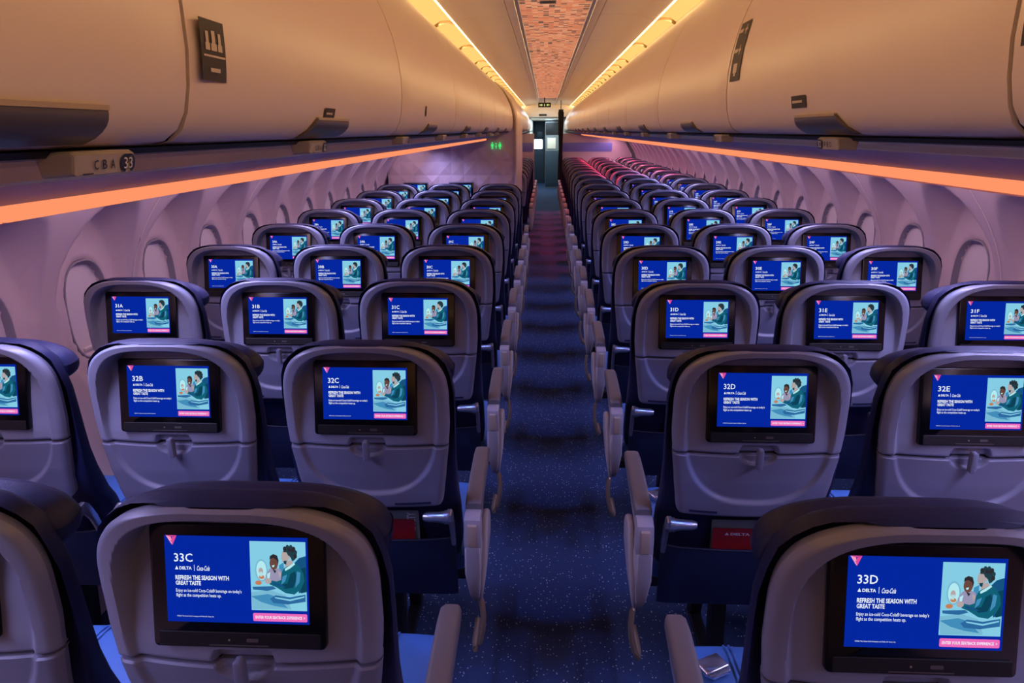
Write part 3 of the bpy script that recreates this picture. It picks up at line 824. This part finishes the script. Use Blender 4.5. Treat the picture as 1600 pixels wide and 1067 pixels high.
# exit sign
t = empty('exit_sign', (-.065, 13.2, 2.03)); tag(t, 'black hanging ceiling sign with lit yellow-green exit marks', 'sign')
mb = MB(); mb.box((-.115,-.015,0),(.115,.015,.08),0,.004); mb.box((-.01,-.01,.08),(.01,.01,.168)); build('housing', mb, BLACKM, t)
mb = MB(); a = Matrix.Translation((0,-.0158,0)) @ Matrix.Rotation(PI/2, 4, 'X')
for c, d in ((-.06, -1), (.06, 1)):
    for pts in ([(c-.02*d,.025),(c-.02*d,.055),(c+.005*d,.055),(c+.005*d,.025)], [(c+.012*d,.025),(c+.012*d,.055),(c+.035*d,.04)]):
        mb.add([(a @ Vector((*p, 0)))[:] for p in pts], [tuple(range(len(pts)))])
mb.add([(a @ Vector((*p, 0)))[:] for p in ((-.006,.02),(.006,.02),(.006,.06),(-.006,.06))], [(0,1,2,3)])
build('lit_marking', mb, E_EXIT, t, False)

# ------------------------------------------------------------------ lavatory block on the left with its folded-triangle wall
LY = 7.72; LX = -.352
mb = MB(); mb.prism([(-1.84,.0),(LX-.004,.0),(LX-.004,1.74),(-.372,1.84),(-.41,1.94),(-.475,2.04),(-.56,2.11),(-.64,2.15),(-1.6,2.15)], 'y', LY+.02, 9.24); struct('wall_lavatory', mb, BIN, False)
mb = MB(); nx, nz = 20, 24; cx, cz = 1.42/nx, 2.15/nz
cz = 1.74/nz
def fp(i, j, d=0.): return (LX-.02-min(i, nx)*cx, LY+.02-d, min(j, nz)*cz)
for i in range(nx//2):
    for j in range(nz//2):
        A, B, C_, D_ = fp(2*i,2*j), fp(2*i+2,2*j), fp(2*i+2,2*j+2), fp(2*i,2*j+2); m = fp(2*i+1,2*j+1,.013 if (i+j) % 2 else .006)
        mb.add([A,B,C_,D_,m], [(0,1,4),(1,2,4),(2,3,4),(3,0,4)])
struct('wall_lavatory_panel', mb, WALLM, False)
mb = MB(); eo = [(-.343,0),(-.343,1.0),(-.343,1.74),(-.362,1.84),(-.40,1.945),(-.465,2.045),(-.55,2.118),(-.62,2.15)]
rings = []
for x, z in eo: rings.append([(x-.034,LY+.02,z),(x-.034,LY-.016,z),(x-.016,LY-.026,z),(x-.003,LY-.016,z),(x,LY+.02,z),(x,9.24,z),(x-.012,9.24,z),(x-.012,LY+.02,z)])
mb.loft(rings); struct('trim_lavatory_edge', mb, BIN, True, 50)
for x in (-AISLE-2*SP, -AISLE-SP):
    t = empty('wall_screen', (x+.03, LY-.012, 0)); L = 'A' if x < -1.2 else 'B'
    tag(t, f'lit screen on the lavatory wall in front of the {"left window" if L == "A" else "left middle"} seats', 'screen', 'screens on the lavatory wall')
    mb = MB(); mb.prism(rrect(-.142,.142,.855,1.09,.012,4), 'y', -.010, .004, 0, .003); build('screen_frame', mb, SHELL, t)
    add_screen(t, '24'+L, Matrix(((1,0,0,0),(0,0,-1,-.0115),(0,1,0,1.063),(0,0,0,1))))
# lavatory sign: three green figures
mb = MB(); a = Matrix.Translation((-.62, LY-.001, 1.445)) @ Matrix.Rotation(PI/2, 4, 'X')
def fig(x, skirt):
    def q(pts): mb.add([(a @ Vector((x+p[0], p[1], 0)))[:] for p in pts]+[(a @ Vector((x+p[0], p[1], .006)))[:] for p in pts],
                       [tuple(range(len(pts)))[::-1], tuple(len(pts)+i for i in range(len(pts)))]+[(i, (i+1) % len(pts), len(pts)+(i+1) % len(pts), len(pts)+i) for i in range(len(pts))])
    q(ell(0, .058, .007, .007, 10)); q([(-.013,.047),(.013,.047),(.016,.022),(.011,.022),(.009,.034),(-.009,.034),(-.011,.022),(-.016,.022)][::-1])
    q([(-.009,.036),(.009,.036),(.014,.014),(-.014,.014)][::-1] if skirt else [(-.009,.036),(.009,.036),(.009,.012),(-.009,.012)][::-1])
    q([(-.008,.014),(-.002,.014),(-.002,-.008),(-.008,-.008)][::-1]); q([(.002,.014),(.008,.014),(.008,-.008),(.002,-.008)][::-1])
fig(0, False); fig(.082, True); 
mb.add([(a @ Vector(p))[:] for p in ((.032,.03,.004),(.05,.03,.004),(.043,-.006,.004),(.039,-.006,.004))], [(0,1,2,3)]); mb.add([(a @ Vector((*p,.004)))[:] for p in ell(.041,.047,.008,.008,10)], [tuple(range(10))])
tag(build('lavatory_sign', mb, E_GREEN, None, False), 'lit green lavatory figures on the faceted wall', 'sign')

# ------------------------------------------------------------------ forward end: dividers, curtain, galley
DY = 14.62
for s, nm in ((1, 'right'), (-1, 'left')):
    t = empty('cabin_divider', (0, DY, 0)); tag(t, f'pale cabin divider with blue band beyond the last {nm} seats', 'divider', 'cabin dividers')
    mb = MB(); mb.prism([(s*.275,0.),(s*1.56,0.),(s*1.66,.3),(s*1.755,.62),(s*1.78,.9),(s*1.72,1.15),(s*1.60,1.36),(s*1.57,1.44),(s*.62,1.565),(s*.275,1.565)], 'y', 0, .03, 0, .004); build('divider_panel', mb, WALLM, t)
    mb = MB(); mb.prism(rrect(*sorted((s*.30, s*1.32)), 1.205, 1.385, .03, 4), 'y', -.008, .004, 0, .002); build('blue_band', mb, mat('blue divider band', (140, 150, 232), .3), t)
mb = MB(); pts = []
for i in range(48):
    a = 2*PI*i/48; r = 1+.22*math.cos(9*a); pts.append((.262+.050*r*math.cos(a), DY-.12+.05*r*math.sin(a)))
rings = [[(.262+(p[0]-.262)*w, DY-.12+(p[1]-DY+.12)*w, z) for p in pts] for z, w in ((.35,.9),(.9,.85),(1.25,.62),(1.6,.85),(1.98,1.0))]
mb.loft(rings); mb.box((.215,DY-.19,1.98),(.31,DY-.05,2.025),0,.004); mb.box((.255,DY-.13,2.02),(.27,DY-.115,2.2))
tag(build('curtain', mb, CURT, None, True, 50), 'black gathered curtain hanging beside the aisle by the divider', 'curtain')
mb = MB(); mb.box((-.9,17.0,1.93),(.9,17.3,2.25)); struct('wall_front_header', mb, CREAM, False)
t = empty('galley_header_sign', (-.11, 16.985, 1.955)); mb = MB(); mb.box((-.09,-.012,0),(.09,.012,.04),0,.003); build('sign_plate', mb, BLACKM, t); tag(t, 'small dark sign on the cream beam at the cabin front', 'sign')
for s, nm in ((1, 'right'), (-1, 'left')):
    x = .36 if s > 0 else .46
    mb = MB(); mb.box((min(s*x, s*1.8), 19.0, 0), (max(s*x, s*1.8), Y_END, 1.93)); struct(f'wall_galley_{nm}', mb, CREAM, False)
mb = MB(); mb.box((-1.9, Y_END, 0), (1.9, Y_END+.1, 2.3)); struct('wall_front', mb, GALG, False)
mb = MB(); mb.box((-1.9, Y_BACK-.1, 0), (1.9, Y_BACK, 2.3)); struct('wall_back', mb, CREAM, False)
mb = MB(); mb.box((-.46,17.3,1.93),(.36,Y_END,1.97)); struct('ceiling_galley', mb, CREAM, False)
t = empty('galley_door', (-.27, Y_END-.01, 0)); tag(t, 'dark blue door at the far end of the aisle', 'door')
mb = MB(); mb.box((-.17,-.03,.02),(.17,0,1.90),0,.006); build('door_panel', mb, DARKG, t)
mb = MB(); mb.box((-.05,-.035,.55),(.10,-.028,.95),0,.003); mb.box((-.05,-.035,1.42),(.12,-.028,1.58),0,.003); build('door_inset', mb, mat('galley inset', (96, 120, 140), .4), t)
t = empty('galley_cabinet', (.13, 20.5, 0)); tag(t, 'grey galley cabinet beside the far door', 'cabinet')
mb = MB(); mb.box((-.18,0,0),(.22,3.2,1.86),0,.006); build('cabinet_body', mb, GALG, t)
mb = MB(); mb.box((-.17,-.012,1.50),(.2,-.001,1.84),0,.003); build('dark_panel', mb, BLACKM, t)
mb = MB(); mb.box((-.17,-.014,.05),(.2,-.001,1.06),0,.003); build('cabinet_door', mb, DARKG, t)
mb = MB(); mb.box((-.12,-.02,1.12),(.12,-.001,1.42),0,.003); build('paper_holder', mb, CREAM, t)
mb = MB(); mb.prism(rrect(-.16,.13,-.14,.14,.03,4), 'y', -.03, 0, 0, .004)
o = build('galley_lamp', mb, E_GAL, None); o.location = (-.27, 22.6, 1.21); tag(o, 'bright white galley lamp at the end of the aisle', 'lamp')
mb = MB(); mb.box((-.46, 22.59, 0), (-.10, 22.9, 1.36)); struct('trim_galley_panel', mb, DARKG, False)

# ------------------------------------------------------------------ lamps of the cabin, plus an added wall fill
def area(name, loc, rot, sx, sy, power, rgb, spread=PI):
    l = bpy.data.lights.new(name, 'AREA'); l.shape = 'RECTANGLE'; l.size = sx; l.size_y = sy; l.energy = power; l.color = lin(rgb); l.spread = spread
    o = bpy.data.objects.new(name, l); COL.objects.link(o); o.location = loc; o.rotation_euler = rot; return o
def spot(name, loc, tgt, power, rgb, ang, r=.02, blend=.5):
    l = bpy.data.lights.new(name, 'SPOT'); l.energy = power; l.color = lin(rgb); l.spot_size = ang; l.shadow_soft_size = r; l.spot_blend = blend
    o = bpy.data.objects.new(name, l); COL.objects.link(o); o.location = loc
    o.rotation_euler = (Vector(tgt)-Vector(loc)).to_track_quat('-Z', 'Y').to_euler(); return o
for s in (1, -1):
    z = ST[s][0]-.006
    area('cove_lamp', (s*.606, 7.4, 2.150), (0, s*math.radians(108), 0), .022, 19.2, 37, (255, 208, 148))
    # sidewall wash lamps on the underside of the outboard panel, then the added fill
    y1 = 7.6 if s < 0 else 9.0
    y0 = -.6
    area('sidewall_wash', (s*1.32, (y1+y0)/2, 1.492), (0, s*.38, 0), .05, y1-y0, 62*(y1-y0)/8.4, (178, 178, 255), 2.0)
    area('window_wash', (s*1.42, (y1+y0)/2, 1.488), (0, -s*.35, 0), .04, y1-y0, 16*(y1-y0)/8.4, (255, 210, 228))  # added pinkish fill, keeps the bluish wash from tinting the walls
    if s > 0: area('sidewall_wash_front', (s*1.36, 11.8, 1.492), (0, s*.15, 0), .05, 5.4, 22, (255, 190, 220))
    for k in range(NROW):
        if s < 0 and 8 <= k <= 10: continue
        y = row_y(k)
        spot('reading_lamp', (s*.60, y+.40, 1.565), (s*-.01, y+.72, 0), 17 if k < 9 else 10, (104, 140, 255), .44, .010, .35)
    a, b = (9.3, 14.3) if s < 0 else (7.9, 14.3)
    for x, p, sp in ((.66, 60, 1.25), (1.04, 30, 1.3), (1.42, 46, 1.0)):
        if s > 0 or x < 1: area('forward_mood_lamp', (s*x, (a+b)/2, 1.535 if x < .9 else 1.49), (0, 0, 0), .04, b-a, p*(b-a)/6, (255, 50, 84), sp)
area('galley_ceiling_lamp', (-.05, 20.5, 1.92), (0, 0, 0), .5, 5, 60, (200, 232, 255))
area('forward_ceiling_lamp', (-.05, 15.6, 2.19), (0, 0, 0), .2, 2.0, 14, (220, 240, 255))

w = bpy.data.worlds.new('world'); SC.world = w; w.use_nodes = True
w.node_tree.nodes['Background'].inputs[0].default_value = (.02, .02, .03, 1); w.node_tree.nodes['Background'].inputs[1].default_value = 1

# ------------------------------------------------------------------ camera
cam = bpy.data.cameras.new('camera'); co = bpy.data.objects.new('camera', cam); COL.objects.link(co)
cam.sensor_width = 36; cam.lens = 24.0075; cam.clip_start = .02; cam.clip_end = 100
R = Matrix.Rotation(.0493, 4, 'Z') @ Matrix.Rotation(PI/2-.2997, 4, 'X') @ Matrix.Rotation(-.0072, 4, 'Z')
co.matrix_world = Matrix.Translation((-.0403, 0, 1.63)) @ R
SC.camera = co
vs = SC.view_settings; vs.view_transform = 'Standard'; vs.look = 'None'; vs.exposure = 0; vs.gamma = 1; vs.use_curve_mapping = False
SC.cycles.use_denoising = True; SC.cycles.max_bounces = 6; SC.cycles.diffuse_bounces = 4; SC.cycles.glossy_bounces = 3
SC.cycles.sample_clamp_indirect = 6; SC.cycles.caustics_reflective = False; SC.cycles.caustics_refractive = False
